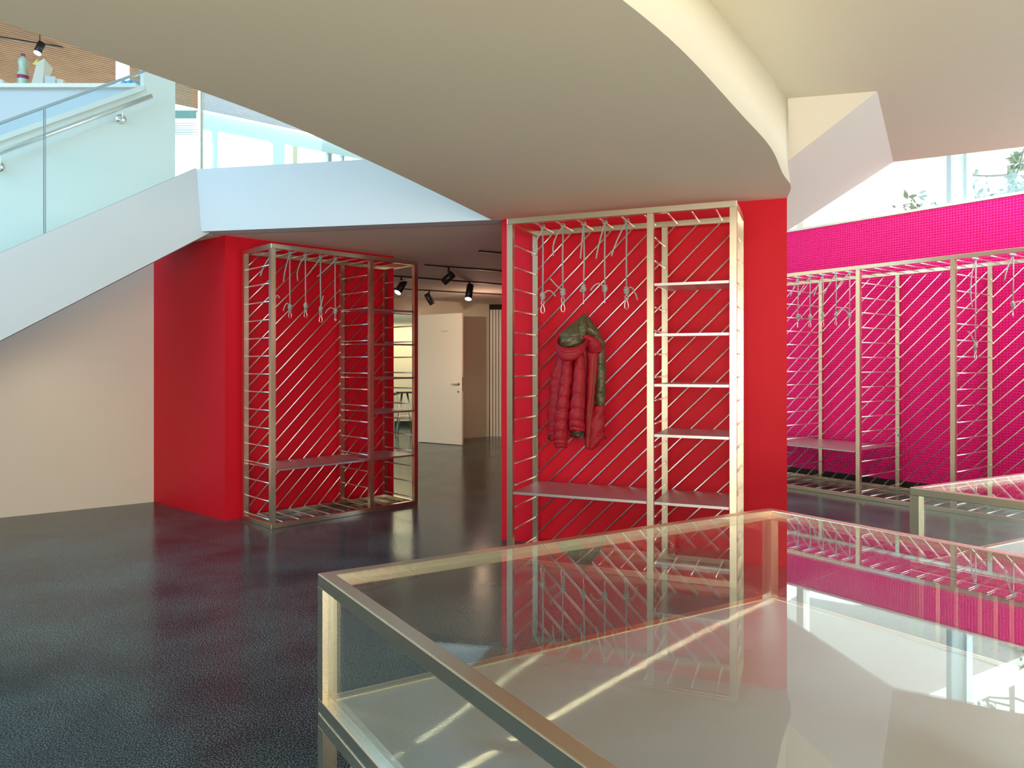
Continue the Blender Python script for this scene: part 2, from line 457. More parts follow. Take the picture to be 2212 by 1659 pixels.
# ------------------------------------------------------------------ big curved bulkhead in the foreground
leftc = [(-0.174, 6.225), (-0.52, 5.30), (-0.86, 4.43), (-1.18, 3.68), (-1.56, 3.04), (-1.84, 2.61), (-2.35, 1.95), (-3.1, 1.25), (-4.0, 0.7)]
rightK = [(2.04, 5.403), (1.93, 5.04), (1.75, 4.71), (1.47, 4.14), (1.123, 3.58), (0.685, 2.885), (0.374, 2.463), (0.05, 2.08), (-0.4, 1.62), (-1.1, 1.05), (-2.2, 0.35)]
rightT = [(2.05, 5.40), (1.92, 5.22), (1.735, 4.93), (1.42, 4.45), (1.065, 3.925), (0.62, 3.24), (0.28, 2.78), (-0.05, 2.38), (-0.5, 1.92), (-1.2, 1.35), (-2.3, 0.65)]
TOP = 3.46
def sm(c): return [(p.x, p.y) for p in spline([(x, y, 0) for x, y in c], 5)]
lc = sm(leftc); rk = sm(rightK); rt = sm(rightT)
bm_ = MB()
# underside: strip between the two curves
n = 60
def resample(c, n):
    d = [0]
    for i in range(1, len(c)): d.append(d[-1] + math.dist(c[i], c[i - 1]))
    out = []
    for k_ in range(n + 1):
        t = d[-1] * k_ / n; i = 1
        while i < len(d) - 1 and d[i] < t: i += 1
        f = (t - d[i - 1]) / (d[i] - d[i - 1] + 1e-9)
        out.append((c[i - 1][0] + (c[i][0] - c[i - 1][0]) * f, c[i - 1][1] + (c[i][1] - c[i - 1][1]) * f))
    return out
L60, K60, T60 = resample(lc, n), resample(rk, n), resample(rt, n)
vs = [(x, y, SOF) for x, y in L60] + [(x, y, SOF) for x, y in K60] + [(x, y, TOP) for x, y in T60] + [(x, y, TOP) for x, y in L60]
m_ = n + 1
for i in range(n):
    for a in range(4):
        b_ = (a + 1) % 4
        bm_.f.append((a * m_ + i, a * m_ + i + 1, b_ * m_ + i + 1, b_ * m_ + i)); bm_.sm.append(a in (1, 3))
bm_.f += [(0, m_, 2 * m_, 3 * m_), (n, 3 * m_ + n, 2 * m_ + n, m_ + n)]; bm_.sm += [False, False]
bm_.v = vs
struct(bm_.build('ceiling_bulkhead', M['soffit'], fix=True))

# ------------------------------------------------------------------ faceted ceiling on the right
Q = onz(1895, 197, TOP); P1 = onz(1930, 350, TOP)
e_r = onz(2212, 317, TOP); er = (e_r - P1).normalized(); P2 = P1 + er * 4.0
Lp = Vector((2.74, 7.2, 2.82))
nrm = (P1 - Q).cross(Lp - Q)
def ray_plane(px, py):
    d = Vector(((px - CX) / F, 1, (HOR - py) / F)); o = Vector((0, 0, EYE))
    return o + d * ((Q - o).dot(nrm) / d.dot(nrm))
R1 = ray_plane(1705, 345); R0 = ray_plane(1655, 384); Lx = ray_plane(1655, 529)
flat = [tuple(p) for p in rt[:-12]] 
poly = [(x, y, TOP) for x, y in flat]
poly += [(-0.5, 0.2, TOP), (6.8, 0.2, TOP), tuple(P2), tuple(P1), tuple(Q)]
vs = [Vector(p) for p in poly]; n = len(vs)
cm = MB()
cm.add(vs, [tuple(range(n))])
# thickness above
cm.add([v + Vector((0, 0, 0.3)) for v in vs], [tuple(range(n))])
cm.add([P1, P2, P2 + Vector((0, 0, .3)), P1 + Vector((0, 0, .3))], [(0, 1, 2, 3)])
struct(cm.build('ceiling_right', M['soffit']))
T0 = Vector((1.75, 5.45, TOP))
fm = MB()
up = Vector((0, 0, 0.12))
fm.add([Q, P1, Lx, R0], [(0, 1, 2, 3)])
fm.add([Q, R0, T0], [(0, 1, 2)])
fm.add([P1, Lx, Lx + up + (P1 - Q).normalized() * 0.1, P1 + up + (P1 - Q).normalized() * 0.1], [(0, 1, 2, 3)])
fm.add([Q + up * 3, P1 + up * 3, Lx + up * 3, R0 + up * 3], [(0, 1, 2, 3)])
struct(fm.build('ceiling_slope', M['white']))

# ------------------------------------------------------------------ pink tiled wall
pu = Vector((0.588, -0.809, 0)).normalized(); pv = Vector((0.809, 0.588, 0)).normalized()
PW = Vector((4.66, 8.70, 0))
ang_p = math.atan2(pu.y, pu.x)
pw = MB(); T_ = 0.031; d_ = 0.011
s0, s1_ = -2.3, 2.6; ns = int((s1_ - s0) / T_); nz = 104; zb = 0.10
V = []; Fc = []
for j in range(nz + 1):
    for i in range(ns + 1): V.append((s0 + i * T_, 0, zb + j * T_ * 0.99))
nb = len(V)
for j in range(nz):
    for i in range(ns):
        # truncated pyramid
        x0 = s0 + i * T_; z0 = zb + j * T_ * 0.99
        c = len(V); e = 0.34
        for (fx, fz_) in ((e, e), (1 - e, e), (1 - e, 1 - e), (e, 1 - e)): V.append((x0 + fx * T_, -d_, z0 + fz_ * T_ * 0.99))
        a = j * (ns + 1) + i; q = (a, a + 1, a + ns + 2, a + ns + 1)
        Fc += [(c, c + 1, c + 2, c + 3)] + [(q[t], q[(t + 1) % 4], c + (t + 1) % 4, c + t) for t in range(4)]
pw.add(V, Fc)
ztop = zb + nz * T_ * 0.99
pw.box(s0, 0, zb, s0 + ns * T_, 0.25, ztop)
o = pw.build('wall_right', M['pink']); o.location = PW; o.rotation_euler = (0, 0, ang_p); struct(o)
o = MB().box(s0, -0.005, 0, s0 + ns * T_, 0.2, zb).build('baseboard_right', M['skirt']); o.location = PW; o.rotation_euler = (0, 0, ang_p); struct(o)
# white sill along the top of the tiled wall and the window above it
wi = thing('window_1', 'x', 'window', PW + Vector((0, 0, ztop)), ang_p)
for kx in ('label', 'category'): del wi[kx]
wi['kind'] = 'structure'
MB().box(s0, -0.02, 0, s0 + ns * T_, 0.28, 0.03).build('window_sill', M['white'], wi)
def pwall_s(px):
    r = (px - CX) / F; return (r * PW.y - PW.x) / (pu.x - r * pu.y)
sa, sb_ = pwall_s(2040), pwall_s(2084)
MB().box(sa, 0.05, 0.03, sa + 0.05, 0.2, 2.6).build('window_frame', M['frame'], wi)
MB().box(sa + 0.05, 0.08, 0.03, sb_ - 0.02, 0.2, 2.6).build('window_frame', M['cyan'], wi)
MB().box(sb_ - 0.02, 0.05, 0.03, sb_, 0.2, 2.6).build('window_frame', M['frame'], wi)
MB().box(sb_, 0.12, 0.03, s0 + ns * T_, 0.13, 2.6).build('pane', M['glass'], wi)
MB().box(s0, 0.12, 0.03, sa, 0.13, 2.6).build('pane', M['glass'], wi)
sc = pwall_s(1716)
MB().box(sc, 0.05, 0.03, sc + 0.1, 0.2, 2.6).build('window_frame', M['white'], wi)

# ------------------------------------------------------------------ racks
RH, RW, RD, PT, RR = 2.594, 1.661, 0.594, 0.045, 0.0066
STEP = 0.1665
def rod_mesh(a, b, r=RR): return MB().tube([a, b], r, 8)
def place_mesh(name, me, parent, loc=(0, 0, 0), rot=(0, 0, 0)):
    o = bpy.data.objects.new(name, me); C.objects.link(o); o.parent = parent; o.location = loc; o.rotation_euler = rot
    return o
def rack_frame(t, W, D, x0=0.0):
    for nm, z0 in (('bottom_frame', 0.0), ('top_frame', RH - PT)):
        m = MB()
        pl = [(x0, 0), (x0 + W, 0), (x0 + W, D), (x0, D)]
        m.ring(pl, PT, z0, z0 + PT)
        m.build(nm, M['steel'], t, bevel=0.003)
def rack_posts(t, ss, D, x0=0.0):
    me = MB().box(0, 0, PT, PT, PT, RH - PT).mesh('post', M['steel'])
    for s in ss:
        for y in (0, D - PT): place_mesh('post', me, t, (s, y, 0))
def rungs(t, ss, D):
    me = rod_mesh((0, 0.01, 0), (0, D - 0.01, 0)).mesh('rung', M['rod'])
    for s in ss:
        for k_ in range(15):
            place_mesh('rung', me, t, (s, 0, 0.0725 + k_ * STEP))
def cross_rods(t, s_first, count, D, name, z):
    me = rod_mesh((0, 0.02, 0), (0, D - 0.02, 0), RR).mesh(name, M['rod'])
    for j in range(count): place_mesh(name, me, t, (s_first + j * STEP, 0, z))
def diagonals(t, x0, x1, D, c0=0.0655):
    k_ = -60
    while k_ < 60:
        c = c0 + k_ * STEP      # z = (s - x0) + c
        a = max(x0 + 0.02, x0 + PT / 2 - c + 0.0); b_ = min(x1 - 0.02, x0 + RH - PT / 2 - c)
        if b_ - a > 0.06:
            rod_mesh((a, D - PT / 2, a - x0 + c), (b_, D - PT / 2, b_ - x0 + c)).build('diagonal_rod', M['rod'], t)
        k_ += 1
def shelf(t, x0, x1, z, D, name='shelf'):
    m = MB().box(x0, 0.0, z - 0.004, x1, D - 0.05, z)
    m.box(x0, 0.0, z - 0.018, x1, 0.004, z)
    m.build(name, M['shelf'], t)

def make_rack():
    t = thing('coat_rack', 'x', 'coat rack', (-0.0388, 5.4896, 0), -0.3882, 'coat racks in front of the red walls')
    rack_frame(t, RW, RD)
    mid = 0.6518 * RW - PT / 2
    rack_posts(t, (0, mid, RW - PT), RD)
    rungs(t, (PT / 2, mid + PT / 2, RW - PT / 2), RD)
    cross_rods(t, 0.177, 9, RD, 'ceiling_rod', RH - PT / 2)
    cross_rods(t, 0.177, 9, RD, 'floor_rod', PT / 2)
    diagonals(t, 0, RW, RD)
    for z in (1.01, 1.36, 1.71, 2.06): shelf(t, mid + PT + 0.005, RW - PT - 0.005, z, RD)
    shelf(t, PT + 0.005, mid - 0.005, 0.54, RD, 'bench_shelf')
    shelf(t, mid + PT + 0.005, RW - PT - 0.005, 0.54, RD, 'bench_shelf')
    return t
rackR = make_rack()
rackR['label'] = 'tall brushed steel coat rack with the red jacket hanging in it'
rackL = copy_tree(rackR)
rackL.location = (-2.1819, 6.60, 0); rackL.rotation_euler = (0, 0, 0.782)
rackL['label'] = 'steel coat rack without a jacket on the left red wall by the corridor'

# long rack along the pink wall
PR = Vector((3.83, 8.12, 0)); PD = 0.93; BAY = 0.98
rackP = thing('long_coat_rack', 'long deep steel coat rack along the pink tiled wall', 'coat rack', PR, ang_p)
X0, X1 = -2 * BAY, 2 * BAY + PT
rack_frame(rackP, X1 - X0, PD, X0)
rack_posts(rackP, (-2 * BAY, -BAY, 0, BAY, 2 * BAY), PD)
rungs(rackP, (-BAY + PT / 2, PT / 2, BAY + PT / 2), PD)
cross_rods(rackP, -0.24 - 9 * STEP, 22, PD, 'ceiling_rod', RH - PT / 2)
cross_rods(rackP, -0.24 - 9 * STEP, 22, PD, 'floor_rod', PT / 2)
diagonals(rackP, X0, X1, PD)
shelf(rackP, X0 + PT, -0.01, 0.53, PD, 'bench_shelf')
tg = MB().lathe([(0.001, -0.016), (0.014, -0.010), (0.018, 0), (0.012, 0.012), (0.001, 0.016)], 10).build('clip', M['blue'])
tg.location = PR + pu * 0.025 + pv * (PD - 0.045 - 0.01) + Vector((0.012, -0.02, 0.0)); tg.location.z = at(1941, 940, 8.6).z
tag(tg, 'tiny light blue clip on a post of the long rack by the pink wall', 'clip')

# ------------------------------------------------------------------ hanging ropes with carabiners
def carabiner_pts(h=0.075, wd=0.034, n=22):
    pts = []
    for i in range(n):
        a = 2 * PI * i / n
        z = -math.cos(a) * h / 2
        wdt = wd * (0.62 + 0.38 * math.cos(a)) / 1.0
        pts.append((math.sin(a) * wdt * 0.62, 0, z))
    return [(x, y, -abs(h / 2) + z) for x, y, z in pts]
def rope(px_z_knot, tie, z_c, top_tail, knot_tail, turn, label, group, seed):
    """tie: world point of the rod; px_z_knot: z of knot; z_c: z of carabiner bottom"""
    rnd = random.Random(seed)
    zk = px_z_knot - tie.z; zc = z_c - tie.z
    t = thing('hanging_rope', label, 'rope', tie, 0, group)
    r = 0.0062
    m = MB()
    # hitch round the rod
    for off in (-0.009, 0.009):
        m.tube([(off + 0.0 * a, 0.016 * math.cos(a), 0.016 * math.sin(a)) for a in [2 * PI * i / 12 for i in range(12)]], r * 0.95, 7, closed=True)
    m.tube([(-0.02, -0.014, -0.004), (0, -0.02, -0.012), (0.02, -0.014, -0.002)], r, 7)
    sway = rnd.uniform(-0.004, 0.004)
    m.tube([(0, -0.008, -0.015), (sway, -0.004, zk * 0.5), (0, 0, zk + 0.02)], r, 8)
    tx, tz, cv = top_tail
    m.tube(spline([(0, -0.01, -0.012), (tx * 0.35 - cv, -0.02, tz * 0.30), (tx * 0.75 - cv, -0.03, tz * 0.68), (tx, -0.025, tz)], 5), r * 0.95, 8)
    m.build('cord', M['rope'], t)
    kn = MB()
    for i in range(4):
        z = zk + 0.016 - i * 0.013; w2 = (0.0125, 0.0165, 0.017, 0.013)[i]; tl = rnd.uniform(-0.35, 0.35)
        kn.tube([(w2 * math.cos(a), w2 * 0.8 * math.sin(a), z + tl * w2 * math.cos(a)) for a in [2 * PI * q / 12 for q in range(12)]], r * 1.05, 7, closed=True)
    kn.tube([(0, 0, zk + 0.03), (0.003, -0.012, zk), (-0.003, -0.006, zk - 0.045)], r * 1.3, 7)
    # eye of the loop
    zl = zk - 0.036; ze = zc + 0.070
    cosb, sinb = math.cos(turn), math.sin(turn)
    lp = [(0.004, zl), (0.011, (zl + ze) / 2), (0.007, ze), (0, ze - 0.006), (-0.007, ze), (-0.011, (zl + ze) / 2), (-0.004, zl)]
    kn.tube(spline([(x * cosb, x * sinb, z) for x, z in lp], 4), r * 0.95, 7)
    kx, kz, cu = knot_tail
    kn.tube(spline([(0, 0, zk + 0.01), (kx * 0.45, -0.01, zk + 0.01 + kz * 0.4 + cu), (kx * 0.8, -0.015, zk + 0.005 + kz * 0.8 + cu * 0.7), (kx, -0.015, zk + kz)], 5), r * 0.9, 7)
    kn.build('knot', M['rope'], t)
    c = MB(); cp = carabiner_pts()
    tt = turn
    c.tube([(x * math.cos(tt), x * math.sin(tt), z + zc + 0.076) for x, y, z in cp], 0.0033, 6, closed=True)
    c.build('carabiner', M['chrome'], t)
    return t
def rack_local(o, s, d, z):
    c, sn_ = math.cos(o.rotation_euler.z), math.sin(o.rotation_euler.z)
    return Vector((o.location.x + c * s - sn_ * d, o.location.y + sn_ * s + c * d, z))
ZR = RH - PT / 2
GR = 'knotted ropes with carabiners hanging in the coat racks'
ordn = ['leftmost', 'second', 'middle', 'fourth', 'rightmost']
# right rack: knot y, carabiner bottom y, top tail (dx,dz,curve), knot tail (dx,dz,curve), turn
datR = [(638, 677, (-0.085, -0.225, 0.0), (0.10, -0.01, 0.03), 0.2), (630, 674, (-0.076, -0.24, 0.02), (-0.10, 0.10, -0.01), 0.1),
        (622, 661, (-0.027, -0.27, 0.0), (-0.03, -0.03, 0.0), 1.4), (622, 659, (-0.07, -0.28, 0.0), (-0.11, -0.02, 0.03), 1.45),
        (627, 668, (-0.117, -0.27, 0.0), (0.08, -0.075, 0.04), 0.15)]
ropesR = []
for j, (ky, cy, tt, kt, tn) in enumerate(datR):
    tie = rack_local(rackR, 0.177 + j * STEP, 0.305, ZR)
    lab = ['leftmost grey rope in the jacket rack, its tail crossing the left post', 'second grey rope in the jacket rack, knot tail pointing up left',
           'grey rope that carries the red jacket by its loop', 'grey rope just right of the jacket rope, carabiner seen edge on',
           'rightmost grey rope in the jacket rack, knot tail curving down right'][j]
    ropesR.append(rope(EYE + (HOR - ky) / F * tie.y, tie, EYE + (HOR - cy) / F * tie.y, tt, kt, tn, lab, GR, j))
datL = [(656, 684, (-0.12, -0.24, 0.0), (0.06, 0.05, 0.04), 1.2), (663, 688, (-0.055, -0.28, 0.0), (-0.06, -0.04, 0.04), 0.9), (659, 687, (-0.07, -0.26, 0.02), (0.01, 0.01, 0.0), 0.7),
        (667, 697, (-0.145, -0.21, -0.02), (0.03, 0.13, 0.0), 0.5), (671, 696, (-0.18, -0.19, -0.03), (-0.1, -0.03, 0.03), 1.4)]
for j, (ky, cy, tt, kt, tn) in enumerate(datL):
    tie = rack_local(rackL, 0.177 + j * STEP, 0.30, ZR)
    lab = ['leftmost rope in the left rack, mostly hidden behind its front post', 'second rope in the left rack, knot tail bent down left',
           'middle rope in the left rack, short knot without a loose tail', 'fourth rope in the left rack, knot tail standing up right',
           'rightmost rope in the left rack, nearest its middle posts'][j]
    rope(EYE + (HOR - ky) / F * tie.y, tie, EYE + (HOR - cy) / F * tie.y, tt, kt, tn, lab, GR, 10 + j)
datP = [(-0.24 - 4 * STEP, 683, 708, (-0.10, -0.24, 0), (0.05, -0.05, 0.03), 1.4), (-0.24 - 3 * STEP, 683, 707, (-0.16, -0.25, 0), (0.01, 0.0, 0), 0.3),
        (-0.24 - 2 * STEP, 680, 706, (-0.12, -0.26, 0), (0.0, 0.02, 0), 0.2), (-0.24 - STEP, 679, 703, (-0.15, -0.25, 0), (0.17, 0.04, 0.05), 0.4),
        (-0.24, 681, 705, (-0.19, -0.24, 0), (-0.17, 0.08, 0.03), 1.5), (-0.24 + 8 * STEP, 746, 776, (-0.05, -0.5, 0.03), (-0.09, 0.14, 0.02), 0.3),
        (-0.24 + 10 * STEP, 657, 684, (-0.10, -0.26, 0.01), (0.16, -0.06, 0.04), 0.8)]
labs = ['first rope of the five by the pink wall, next to the red block', 'second rope of the five by the pink wall, closed plain knot',
        'rope by the pink wall hanging over the thin back post', 'fourth of five ropes by the pink wall, knot tail reaching right',
        'rope by the pink wall closest to the front post, knot tail reaching left', 'longest rope by the pink wall, reaching lower than all others',
        'rope by the pink wall at the right edge of the photo']
for j, (s, ky, cy, tt, kt, tn) in enumerate(datP):
    tie = rack_local(rackP, s, 0.30, ZR)
    rope(EYE + (HOR - ky) / F * tie.y, tie, EYE + (HOR - cy) / F * tie.y, tt, kt, tn, labs[j], GR, 20 + j)

# ------------------------------------------------------------------ the jacket, hanging from the third rope
JY = ropesR[2].location.y
def J(px, py, dy=0.0): return at(px, py, JY + dy)
jk = thing('jacket', 'red quilted down jacket with olive lining hanging from a rope', 'jacket', (0, 0, 0))
def puffy(path, name, material, quilts, seg=20, amp=0.17, flat=0.7, caps=True, wr=0.0, seed=1):
    """path: list of (px, py, dy, halfwidth_px, depth_m); quilted swelling between the seams"""
    rnd = random.Random(seed)
    pts = spline([(a[0], a[1], a[2]) for a in path], 14)
    wds = spline([(a[3], a[4], 0) for a in path], 14)
    rings = []; n = len(pts)
    for i in range(n):
        u = i / (n - 1); q = abs(math.sin(PI * u * quilts)) ** 0.38
        sc = (1 - amp) + amp * q
        c = J(pts[i].x, pts[i].y, pts[i].z)
        hw = wds[i].x / F * JY * sc; dp = wds[i].y * sc
        ring = []
        for k_ in range(seg):
            a = 2 * PI * k_ / seg
            j = 1 + wr * math.sin(3 * a + u * 21 + seed) + wr * 0.6 * math.sin(7 * a + u * 53)
            tilt = math.sin(a * 2 + seed) * 0.006 
            ring.append((c.x + hw * math.cos(a) * j, c.y + dp * math.sin(a) * j, c.z + tilt))
        rings.append(ring)
    m = MB().loft(rings, caps)
    return m.build(name, material, jk)
# back/body shells
puffy([(1236, 745, 0.02, 22, 0.05), (1222, 790, 0.03, 26, 0.06), (1208, 850, 0.03, 22, 0.06), (1200, 910, 0.03, 17, 0.055), (1197, 950, 0.03, 14, 0.04)], 'body_panel', M['jred'], 16, amp=0.07, wr=0.06, seed=3)
puffy([(1262, 745, 0.05, 30, 0.05), (1262, 820, 0.06, 40, 0.05), (1262, 880, 0.06, 42, 0.05), (1262, 935, 0.05, 34, 0.035), (1262, 945, 0.05, 26, 0.02)], 'back_panel', M['jred'], 12, wr=0.05, seed=5)
# right front panel with pocket, olive lining showing beside it
puffy([(1292, 735, 0.02, 13, 0.04), (1297, 790, 0.03, 12, 0.045), (1297, 850, 0.03, 12, 0.045), (1296, 890, 0.02, 10, 0.04)], 'lining', M['jolive'], 9, amp=0.22, wr=0.07, seed=7)
fpan = puffy([(1281, 740, -0.01, 15, 0.035), (1280, 790, -0.015, 12, 0.03), (1276, 850, -0.02, 10, 0.028), (1272, 910, -0.02, 9, 0.025), (1269, 968, -0.02, 6, 0.018)], 'front_panel', M['jred'], 9, amp=0.15, wr=0.03, seed=8)
puffy([(1296, 875, -0.005, 10, 0.03), (1290, 905, -0.01, 17, 0.035), (1288, 935, -0.01, 18, 0.035), (1282, 960, -0.01, 13, 0.025), (1276, 971, -0.01, 6, 0.015)], 'front_panel', M['jred'], 4, amp=0.08, wr=0.08, seed=9)
# sleeves
puffy([(1227, 765, -0.035, 11, 0.04), (1224, 810, -0.05, 13.5, 0.05), (1218, 860, -0.055, 15, 0.055), (1213, 910, -0.055, 15.5, 0.055), (1211, 950, -0.055, 15.5, 0.05), (1212, 967, -0.055, 13, 0.04)], 'sleeve', M['jred'], 10, wr=0.03, seed=11)
slv = puffy([(1252, 765, -0.06, 11, 0.045), (1251, 810, -0.07, 13.5, 0.055), (1248, 860, -0.075, 16, 0.06), (1245, 905, -0.075, 18, 0.06), (1246, 927, -0.07, 18, 0.055), (1247, 931, -0.07, 16.5, 0.05)], 'sleeve', M['jred'], 8, wr=0.02, seed=12)
puffy([(1247, 925, -0.06, 13, 0.045), (1248, 938, -0.05, 12, 0.035), (1252, 946, -0.05, 8, 0.02)], 'cuff_lining', M['jolive'], 1, amp=0.02, wr=0.08, seed=13).parent = slv
# collar: a rolled band drooping to the left
col = MB(); rings = []
cpath = [(1207, 737, -0.02), (1203, 752, -0.07), (1217, 764, -0.11), (1240, 764, -0.12), (1260, 752, -0.11), (1270, 738, -0.08)]
for (u, c) in enumerate(spline(cpath, 8)):
    cc = J(c.x, c.y, c.z); uu = u / 40
    h = (0.022 + 0.03 * math.sin(PI * min(1, uu * 0.95 + 0.05))); ring = []
    for k_ in range(16):
        a = 2 * PI * k_ / 16
        rp = 1 + 0.10 * math.cos(3 * a * 1.0)
        ring.append((cc.x + 0.008 * math.cos(a), cc.y + 0.024 * math.cos(a) * rp, cc.z + h * math.sin(a) * rp))
    rings.append(ring)
col.loft(rings); clr = col.build('collar', M['jred'], jk)
rm_ = MB()
for zo in (0.026, 0.0, -0.024):
    rm_.tube([J(c.x, c.y, c.z) + Vector((0, -0.034 + abs(zo) * 0.5, zo + 0.012)) for c in spline(cpath, 8)], 0.003, 6)
rm_.build('collar_seam', M['jred'], clr)
puffy([(1262, 724, -0.07, 10, 0.03), (1280, 738, -0.06, 16, 0.035), (1286, 762, -0.04, 14, 0.03)], 'collar', M['jred'], 2, amp=0.1, wr=0.04, seed=15)
# hood, inside out: olive lining folded to a peak at the hanging loop
puffy([(1261, 679, 0.0, 4, 0.012), (1258, 690, 0.0, 12, 0.03), (1246, 706, 0.0, 22, 0.05), (1238, 722, -0.02, 29, 0.065), (1233, 738, -0.03, 27, 0.06), (1232, 750, -0.03, 22, 0.05)], 'hood', M['jolive'], 3, amp=0.14, wr=0.06, seed=17)
puffy([(1268, 684, -0.005, 5, 0.014), (1272, 698, -0.02, 11, 0.028), (1279, 716, -0.03, 16, 0.04), (1289, 735, -0.01, 16, 0.045), (1294, 750, 0.0, 12, 0.04)], 'hood', M['jolive'], 3, amp=0.2, wr=0.06, seed=18)
puffy([(1262, 686, -0.02, 6, 0.02), (1260, 702, -0.05, 9, 0.028), (1258, 720, -0.06, 9, 0.026), (1256, 734, -0.06, 7, 0.02)], 'hood', M['jolive'], 3, amp=0.15, wr=0.05, seed=19)
zp = MB(); zp.tube(spline([J(1288, 770, -0.055), J(1284, 820, -0.055), J(1279, 870, -0.055), J(1273, 920, -0.05), J(1268, 968, -0.045)], 6), 0.0035, 6); zp.build('zip', M['zip'], fpan)
lp = MB()
hk = J(1264, 659, 0.0)
lp.tube([J(1256, 681, 0.0), J(1262, 668, 0.0), hk, J(1267, 668, 0), J(1272, 687, -0.01)], 0.0022, 6)
lp.build('hanging_loop', M['jred'], jk)
lp = MB(); lp.tube(spline([J(1262, 930, -0.07), J(1256, 938, -0.09), J(1248, 945, -0.08)], 5), 0.004, 6); lp.build('drawcord', M['black'], jk)
for (ax, ay) in ((1185, 945), (1307, 944)):
    lp = MB(); lp.tube([J(ax + (8 if ax < 1250 else -10), ay - 6, 0.0), J(ax, ay - 3, -0.01), J(ax + 1, ay + 4, -0.01)], 0.006, 6); lp.build('toggle', M['black'], jk)

# ------------------------------------------------------------------ glass display cases
def showcase(name, label, poly, rods=None):
    t = thing(name, label, 'display case', (poly[0][0], poly[0][1], 0))
    O = Vector(poly[0]); pl = [tuple(Vector(p) - O) for p in poly]
    wd = 0.04; zt = 0.91
    MB().ring(pl, wd, zt - 0.038, zt).build('top_rail', M['steel'], t, bevel=0.003)
    MB().ring(pl, wd, 0.522, 0.56).build('base_rail', M['steel'], t, bevel=0.003)
    MB().ring(pl, wd, 0.48, 0.518).build('lower_rail', M['steel'], t, bevel=0.003)
    inn = offset(pl, wd)
    for i in range(len(pl)):
        a, b_ = Vector(pl[i]), Vector(inn[i])
        n = len(pl); e1 = (Vector(pl[i - 1]) - a).normalized() * wd * 1.02; e2 = (Vector(pl[(i + 1) % n]) - a).normalized() * wd * 1.02
        q = [a, a + e1, a + e1 + e2, a + e2]
        MB().prism(q, 0.56, zt - 0.038).build('post', M['steel'], t)
        MB().prism(q, 0.0, 0.48).build('leg', M['steel'], t)
        # side panes
        j = (i + 1) % n; mid0 = offset(pl, 0.016); mid1 = offset(pl, 0.026)
        d = (Vector(mid0[j]) - Vector(mid0[i])).normalized() * 0.03
        q = [Vector(mid0[i]) + d, Vector(mid0[j]) - d, Vector(mid1[j]) - d, Vector(mid1[i]) + d]
        MB().prism(q, 0.56, zt - 0.038).build('side_pane', M['glass'], t)
    MB().prism(offset(pl, wd - 0.012), zt - 0.011, zt - 0.001).build('top_pane', M['glass'], t)
    MB().prism(offset(pl, wd), 0.545, 0.556).build('bottom_sheet', M['sheet'], t)
    if rods:
        a = Vector(pl[0]); dv = (Vector(pl[-1]) - a).normalized(); nn = (Vector(pl[1]) - a).normalized() * 0.02
        for s in rods: 
            c = a + dv * s + nn
            MB().box(c.x - 0.006, c.y - 0.006, 0.0, c.x + 0.006, c.y + 0.006, 0.48).build('support_bar', M['steel'], t)
    return t
A = onz(686, 1238, 0.91).to_2d(); B = onz(1662, 1097, 0.91).to_2d()
showcase('display_case', 'large steel framed glass display case in the foreground, empty inside',
         [tuple(A), tuple(B), tuple(B + Vector((0.585, -0.811)) * 2.3), tuple(A + Vector((0.553, -0.833)) * 2.3)], [0.22])
D = Vector((1.905, 3.49))
showcase('display_case', 'farther glass display case at the right edge, in front of the long pink wall rack',
         [tuple(D), tuple(D + Vector((0.884, 0.467)) * 1.85), tuple(D + Vector((0.884, 0.467)) * 1.85 + Vector((0.606, -0.795)) * 2.0), tuple(D + Vector((0.606, -0.795)) * 2.0)],
         [0.114, 0.193, 0.289, 0.352, 0.414, 0.5, 0.58])

# ------------------------------------------------------------------ corridor end: wall, door, fins, lit room
H0 = onz(903, 955, 0); dw = Vector((0.773, 0.634, 0)); dn = Vector((-0.634, 0.773, 0))
DH = 2.445; OW = 1.05
def W2(s, off=0): return H0 + dw * s + dn * off
wm = MB()
def seg_wall(m, s0, s1, z0, z1, th=0.15): m.prism([W2(s0), W2(s1), W2(s1, th), W2(s0, th)], z0, z1)
seg_wall(wm, 0.0, 1.72, 0, SOF); seg_wall(wm, -OW, 0.0, DH, SOF); seg_wall(wm, -4.5, -OW, 0, SOF)
struct(wm.build('wall_back', M['cream']))
# skirting
struct(MB().prism([W2(0.02, -0.012), W2(1.7, -0.012), W2(1.7, 0.001), W2(0.02, 0.001)], 0, 0.09).build('baseboard_back', M['cream']))
# door leaf, open towards the viewer
dl = thing('door_1', 'x', 'door', H0 + Vector((0.02, -0.02, 0)), math.atan2(13.4 - 13.97, -0.92 + 1.784))
for kx in ('label', 'category'): del dl[kx]
dl['kind'] = 'structure'
dlf = MB().box(0, 0, 0.008, 1.03, 0.045, DH - 0.01).build('door_leaf', M['door'], dl, bevel=0.003)
h = MB(); h.tube([(0.96, -0.005, 1.13), (0.96, -0.05, 1.13), (0.955, -0.055, 1.13), (0.83, -0.055, 1.13)], 0.011, 8); h.tube([(0.96, 0.0, 1.13), (0.96, -0.012, 1.13)], 0.028, 14); h.build('door_handle', M['chrome'], dlf)
h = MB(); h.tube([(0.955, 0.0, 1.0), (0.955, -0.012, 1.0)], 0.028, 14); h.build('lock_rosette', M['chrome'], dlf)
MB().box(0.55, -0.003, 2.10, 0.72, 0.0, 2.12).build('door_plate', M['grey'], dlf)
MB().box(1.031, 0.012, 1.0, 1.033, 0.032, 1.25).build('latch_plate', M['steel'], dlf)
fr = MB()
for (a, b_) in ((-OW - 0.05, -OW), (0.0, 0.05)): fr.prism([W2(a, -0.02), W2(b_, -0.02), W2(b_, 0.16), W2(a, 0.16)], 0, DH)
